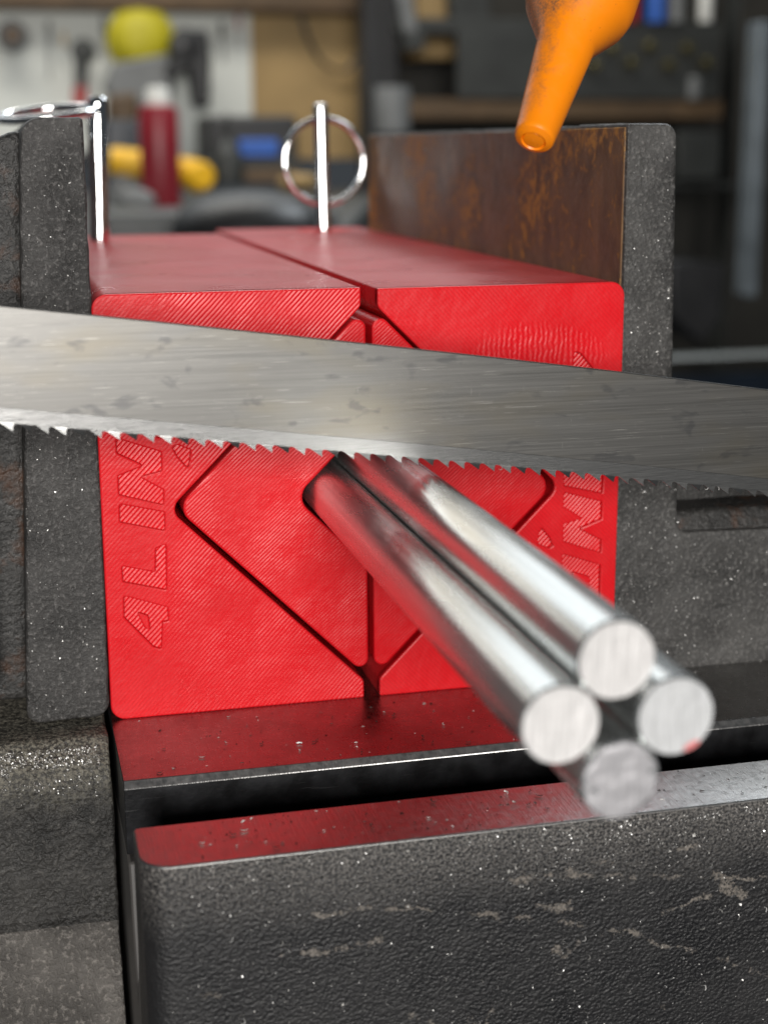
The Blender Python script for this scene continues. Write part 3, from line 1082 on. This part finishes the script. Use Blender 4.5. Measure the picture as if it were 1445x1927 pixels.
# ------------------------------------------------------------------ workshop out of focus behind
def pbox(x0, y0, x1, y1, Y, depth, bm=None):
    """Box whose front spans those photo positions at depth Y."""
    a, b = at(x0, y1, Y), at(x1, y0, Y)
    return box(min(a.x, b.x), max(a.x, b.x), Y, Y + depth, min(a.z, b.z), max(a.z, b.z), bm)


def ppoly(pts, Y, depth, bm=None):
    q = [at(x, y, Y) for x, y in pts]
    return prism([(p.x, p.z) for p in q], 'Y', Y, Y + depth, bm)


def one(name, bm, mat, label, cat, group=None, bevel=0.0, kind=None):
    lo = Vector((min(v.co.x for v in bm.verts), min(v.co.y for v in bm.verts), min(v.co.z for v in bm.verts)))
    hi = Vector((max(v.co.x for v in bm.verts), max(v.co.y for v in bm.verts), 0))
    o = obj(name, bm, mat, None, origin=((lo.x + hi.x) / 2, (lo.y + hi.y) / 2, lo.z), bevel=bevel)
    return tag(o, label, cat, group, kind)


zb = at(305, 392, 1.5).z
# bench
bench = thing('workbench', 'dark grey workbench behind the vise carrying the thermos', 'workbench', (0.2, 1.2, zb - 0.3))
obj('bench_top', prism([(-1.2, 0.75), (0.15, 0.75), (0.58, 2.3), (-1.2, 2.3)], 'Z', zb - 0.04, zb), 'bench', bench, bevel=0.004)
obj('bench_front', box(-1.2, 0.14, 0.79, 0.82, zb - 0.30, zb - 0.045), 'dkgrey', bench)

# white pegboard and wood
one('pegboard', pbox(-260, 12, 472, 300, 2.28, 0.008), 'peg', 'white pegboard hung with tools', 'pegboard', bevel=0.002)
one('wooden_rail', pbox(-260, -140, 690, 9, 2.22, 0.07), 'wood_dark', 'dark brown timber rail above the pegboard', 'timber rail', bevel=0.004)
one('plywood_panel', pbox(476, 12, 705, 300, 2.28, 0.018), 'ply', 'tan plywood panel beside the white pegboard', 'plywood panel', bevel=0.002)

# tools on the pegboard
t = thing('hard_hat', 'yellow round hat hanging on the pegboard', 'hat', tuple(at(272, 135, 2.2)))
c = at(272, 74, 2.17)
bm = lathe([(0.002, 0.026), (0.022, 0.028), (0.038, 0.034), (0.046, 0.046), (0.049, 0.060)], c, (0, 1, 0.05), 36)
obj('shell', bm, 'yellow', t)
bm = lathe([(0.050, 0.056), (0.055, 0.060), (0.055, 0.064), (0.050, 0.066)], c, (0, 1, 0.05), 36)
obj('brim', bm, 'yellow', t)
bm = ppoly([(215, 118), (320, 100), (330, 165), (300, 205), (225, 200), (196, 165)], 2.19, 0.05)
one('grey_pouch', bm, 'grey', 'grey pouch hanging below the yellow hat', 'pouch', bevel=0.006)
t = thing('cable_reel', 'dark round reel at the left end of the pegboard', 'reel', tuple(at(24, 95, 2.24)))
c = at(24, 66, 2.22)
obj('rim', lathe([(0.021, 0), (0.0235, 0.004), (0.0235, 0.03), (0.021, 0.034)], c, (0, 1, 0), 32), 'black', t)
obj('hub', lathe([(0.010, -0.003), (0.012, 0.0), (0.012, 0.01)], c, (0, 1, 0), 24), 'wood_dark', t)
t = thing('grip_wrench', 'dark hanging wrench with a red grip on the pegboard', 'wrench', tuple(at(152, 185, 2.24)))
bm = lathe([(0.010, 0), (0.0205, 0.003), (0.0205, 0.014), (0.010, 0.017)], at(158, 96, 2.23), (0, 1, 0), 28)
obj('head', bm, 'dkgrey', t)
obj('shaft', ppoly([(140, 110), (170, 108), (162, 165), (142, 165)], 2.235, 0.012), 'dkgrey', t, bevel=0.002)
obj('grip', ppoly([(138, 163), (166, 163), (162, 200), (138, 200)], 2.232, 0.018), 'redthing', t, bevel=0.003)
t = thing('angle_grinder', 'black angled power tool hanging beside the yellow hat', 'power tool', tuple(at(360, 215, 2.2)))
obj('motor_body', ppoly([(338, 58), (392, 55), (398, 110), (395, 205), (368, 200), (358, 130), (322, 150), (310, 140)], 2.17, 0.06), 'black', t, bevel=0.006)
obj('guard', lathe([(0.012, 0), (0.024, 0.004), (0.024, 0.02)], at(350, 82, 2.15), (0, 1, 0), 28), 'black', t)

# on the bench
t = thing('thermos_bottle', 'crimson bottle with a white cap on the bench', 'bottle', tuple(at(305, 392, 1.5)))
bc = at(305, 392, 1.5)
k = (at(342, 300, 1.5) - at(268, 300, 1.5)).length / 2
hh = (at(305, 198, 1.5) - bc).length
bm = lathe([(k * 0.9, 0), (k, 0.004), (k, hh * 0.93), (k * 0.9, hh * 0.985), (k * 0.62, hh)], bc, (0, 0, 1), 36)
obj('flask', bm, 'thermos', t)
bm = lathe([(k * 0.60, hh - 0.002), (k * 0.60, hh + 0.016), (k * 0.52, hh + 0.020), (k * 0.2, hh + 0.021)], bc, (0, 0, 1), 32)
obj('cap', bm, 'white', t)

t = thing('cordless_drill', 'yellow and black cordless drill lying behind the crimson bottle', 'drill', tuple(at(300, 360, 1.62)))
bm = lathe([(0.010, 0), (0.017, 0.01), (0.019, 0.05), (0.018, 0.115), (0.013, 0.125)], at(195, 300, 1.62), at(395, 330, 1.62) - at(195, 300, 1.62), 28)
obj('housing', bm, 'dyellow', t)
bm = lathe([(0.006, -0.028), (0.010, -0.02), (0.014, 0.0), (0.0155, 0.012)], at(195, 300, 1.62), at(395, 330, 1.62) - at(195, 300, 1.62), 24)
obj('chuck', bm, 'black', t)
bm = lathe([(0.014, 0), (0.019, 0.004), (0.019, 0.022), (0.014, 0.03)], at(368, 335, 1.60), (0.2, -1, 0.1), 28)
obj('end_cap', bm, 'dyellow', t)
obj('handle', ppoly([(215, 318), (262, 325), (250, 372), (205, 368)], 1.61, 0.03), 'grey', t, bevel=0.004)

t = thing('tool_case', 'black tool case with a blue lid edge on the bench', 'tool case', tuple(at(470, 345, 1.75)))
obj('case_body', pbox(395, 218, 560, 345, 1.75, 0.14), 'black', t, bevel=0.006)
obj('lid_lip', pbox(385, 298, 565, 318, 1.735, 0.012), 'dkgrey', t, bevel=0.003)
obj('latch', pbox(452, 262, 524, 296, 1.735, 0.02), 'blue', t, bevel=0.003)
one('wood_block', pbox(392, 318, 560, 346, 1.70, 0.05), 'wood_dark', 'reddish brown wood block in front of the black tool case', 'wood block', bevel=0.003)
one('leather_glove', ppoly([(205, 178), (260, 172), (262, 225), (240, 238), (205, 228)], 1.9, 0.05), 'wood_dark', 'dull brown glove lying left of the crimson bottle', 'glove', bevel=0.008)
one('dark_toolbox', pbox(200, 225, 272, 300, 1.85, 0.12), 'navy', 'very dark box left of the crimson bottle', 'box', bevel=0.005)
# black rounded cover close behind the blocks
c = at(468, 446, 0.80)
bm = lathe([(0.058, 0.0), (0.0575, 0.009), (0.050, 0.021), (0.036, 0.0295), (0.018, 0.034), (0.002, 0.0352)], c, (0, 0, 1), 48)
one('round_cover', bm, 'black', 'low black domed cover behind the red blocks', 'cover')
one('grey_tray', pbox(200, 398, 640, 470, 0.92, 0.16), 'bench', 'grey flat tray under the black domed cover', 'tray', bevel=0.003)

# dark shelving to the right
sh = thing('steel_shelving', 'dark steel shelving in the shade on the right', 'shelving', tuple(at(1050, 900, 2.0)))
obj('back_panel', pbox(690, -160, 1700, 1000, 2.25, 0.01), 'shelfback', sh)
obj('upright', pbox(688, -160, 748, 420, 2.0, 0.05), 'black', sh, bevel=0.002)
obj('upright', pbox(1358, -160, 1402, 700, 2.0, 0.05), 'dkgrey', sh, bevel=0.002)
obj('shelf', pbox(745, 188, 1360, 224, 1.98, 0.24), 'wood_dark', sh, bevel=0.002)
obj('shelf', pbox(745, 340, 1700, 362, 1.98, 0.05), 'dkgrey', sh, bevel=0.002)
obj('shelf', pbox(745, 42, 1360, 62, 1.98, 0.24), 'dkgrey', sh, bevel=0.002)
one('grey_post', pbox(1404, 40, 1452, 560, 1.6, 0.04), 'postblue', 'grey blue post at the right edge', 'post', bevel=0.004)
t = thing('socket_rack', 'long grey rack of brass fittings on the dark shelf', 'rack', tuple(at(1200, 188, 1.97)))
obj('backing', pbox(860, 66, 1358, 186, 1.975, 0.01), 'dkgrey', t, bevel=0.002)
for r, (yy, n0) in enumerate(((86, 1085), (118, 1050))):
    for q in range(5):
        px = n0 + q * 71
        if px > 1350:
            continue
        bm = lathe([(0.007, 0), (0.0085, 0.002), (0.0085, 0.02)], at(px, yy + 4 * (q % 2), 1.955), (0, 1, 0), 18)
        obj('fitting', bm, 'brass', t)
one('paint_can', lathe([(0.026, 0), (0.027, 0.003), (0.027, 0.062), (0.025, 0.066)], at(738, 250, 1.9), (0, 0, 1), 32), 'grey', 'pale grey can left of the rusty jaw', 'can')
one('cardboard_box', pbox(785, -60, 862, 110, 2.1, 0.08), 'ply', 'tan cardboard box on the dark shelving', 'box', bevel=0.002)
t = thing('hanging_clamp', 'grey bar clamp leaning on the dark shelving', 'clamp', tuple(at(775, 100, 1.97)))
obj('bar', ppoly([(738, -60), (768, -60), (790, 85), (768, 90)], 1.96, 0.012), 'grey', t, bevel=0.001)
obj('jaw', ppoly([(760, 60), (800, 55), (802, 92), (764, 96)], 1.955, 0.02), 'dkgrey', t, bevel=0.002)
one('steel_bracket', ppoly([(845, -60), (920, -60), (925, 80), (905, 95), (880, 60), (850, 40)], 2.0, 0.03), 'dkgrey', 'dark steel bracket above the rusty jaw', 'bracket', bevel=0.003)
one('red_can', pbox(1178, -80, 1206, 42, 1.97, 0.04), 'redthing', 'dull red container next to the orange nozzle', 'container', bevel=0.004)
one('blue_can', lathe([(0.016, 0), (0.0165, 0.003), (0.0165, 0.085), (0.014, 0.09)], at(1232, 42, 1.98), (0, 0, 1), 28), 'blue', 'blue spray can on the top shelf', 'can')
one('pale_can', lathe([(0.013, 0), (0.0135, 0.003), (0.0135, 0.085), (0.011, 0.09)], at(1270, 42, 1.98), (0, 0, 1), 28), 'grey', 'pale grey spray can beside the blue one', 'can')
one('storage_crate', pbox(1272, 246, 1358, 338, 1.97, 0.2), 'dkgrey', 'dark grey storage crate right of the fixed jaw', 'crate', bevel=0.003)
one('storage_bin', ppoly([(1262, 492), (1364, 497), (1358, 600), (1322, 648), (1290, 622), (1262, 590)], 1.7, 0.12), 'black', 'black storage bin hanging in deep shade', 'bin', bevel=0.004)
mc = thing('machine_table', 'pale edged side table low behind the fixed jaw', 'table', tuple(at(1400, 760, 1.25)))
obj('table_top', pbox(1150, 652, 1800, 684, 1.25, 0.03), 'benchedge', mc, bevel=0.003)
obj('apron', pbox(1160, 686, 1790, 900, 1.26, 0.02), 'navy', mc, bevel=0.003)

# more clutter in the shop
for i, (px, py0, py1, w, mt, lab) in enumerate((
        (92, 40, 150, 9, 'grey', 'pale steel rule hanging left of the dark wrench'),
        (120, 60, 128, 7, 'ply', 'wooden handled screwdriver hanging next to the dark wrench'),
        (196, 30, 120, 8, 'dkgrey', 'dark file hanging just left of the yellow hat'),
        (418, 40, 120, 10, 'dkgrey', 'dark chisel hanging right of the black power tool'),
        (448, 28, 90, 8, 'redthing', 'red handled tool at the right end of the pegboard'))):
    t = thing('hand_tool', lab, 'hand tool', tuple(at(px, py1, 2.25)), 'hand tools on the pegboard')
    ym = py0 + (py1 - py0) * 0.42
    k = w * 2.6 / F_PX / 2
    p0, p1, p2 = at(px, py0, 2.255), at(px + 1, ym, 2.255), at(px + 2, py1, 2.255)
    bm = lathe([(k * 0.7, 0), (k, 0.004), (k * 0.85, (p1 - p0).length * 0.5), (k, (p1 - p0).length - 0.004), (k * 0.6, (p1 - p0).length)], p0, p1 - p0, 16)
    obj('handle', bm, mt, t)
    bm = lathe([(k * 0.42, 0), (k * 0.42, (p2 - p1).length * 0.92), (k * 0.2, (p2 - p1).length)], p1, p2 - p1, 12)
    obj('shaft', bm, 'grey', t)

# black cable drooping across the plywood
pts = [(560, -20), (575, 60), (610, 120), (655, 130), (690, 70)]
P = [at(px, py, 2.255) for px, py in pts]
path = []
for i in range(len(P) - 1):
    a, b, c, d = P[max(i - 1, 0)], P[i], P[i + 1], P[min(i + 2, len(P) - 1)]
    for k in range(6):
        u = k / 6
        path.append(0.5 * ((2 * b) + (c - a) * u + (2 * a - 5 * b + 4 * c - d) * u * u + (3 * b - a - 3 * c + d) * u ** 3))
path.append(P[-1])
bm = bmesh.new()
prev = None
for p in path:
    ring = [bm.verts.new(p + Vector((0.004 * math.cos(k * math.pi / 4), 0.004 * math.sin(k * math.pi / 4) * 0.8, 0.004 * math.sin(k * math.pi / 4) * 0.6))) for k in range(8)]
    if prev:
        for k in range(8):
            bm.faces.new((prev[k], prev[(k + 1) % 8], ring[(k + 1) % 8], ring[k]))
    prev = ring
one('power_cable', bm, 'black', 'black cable drooping in front of the tan plywood panel', 'cable')

one('oil_can', lathe([(0.020, 0), (0.021, 0.003), (0.021, 0.035), (0.010, 0.05), (0.003, 0.058), (0.002, 0.09)], at(430, 346, 1.68), (0, 0, 1), 24), 'dkgrey',
    'dark spouted oil can beside the brown wood block', 'oil can')
one('tape_roll', torus(at(560, 352, 1.62) + Vector((0, 0, 0.006)), (0, 0.2, 1), 0.018, 0.008, 32, 12), 'ply', 'tan tape roll lying left of the upright ring', 'tape')
one('rag', ppoly([(225, 372), (250, 350), (285, 360), (300, 380), (280, 394), (232, 394)], 1.45, 0.05), 'grey', 'crumpled grey rag at the foot of the crimson bottle', 'rag', bevel=0.006)
one('drill_box', pbox(1210, 150, 1262, 187, 1.99, 0.05), 'wood_dark', 'small brown box on the shelf behind the nozzle', 'box', bevel=0.002)
one('steel_jar', lathe([(0.014, 0), (0.015, 0.002), (0.015, 0.03), (0.011, 0.036)], at(1300, 187, 1.985), (0, 0, 1), 20), 'grey', 'small steel jar at the end of the brown shelf', 'jar')
one('plastic_bottle', lathe([(0.010, 0), (0.011, 0.002), (0.011, 0.05), (0.004, 0.06)], at(1325, 42, 1.985), (0, 0, 1), 20), 'white', 'white bottle at the right of the top shelf', 'bottle')
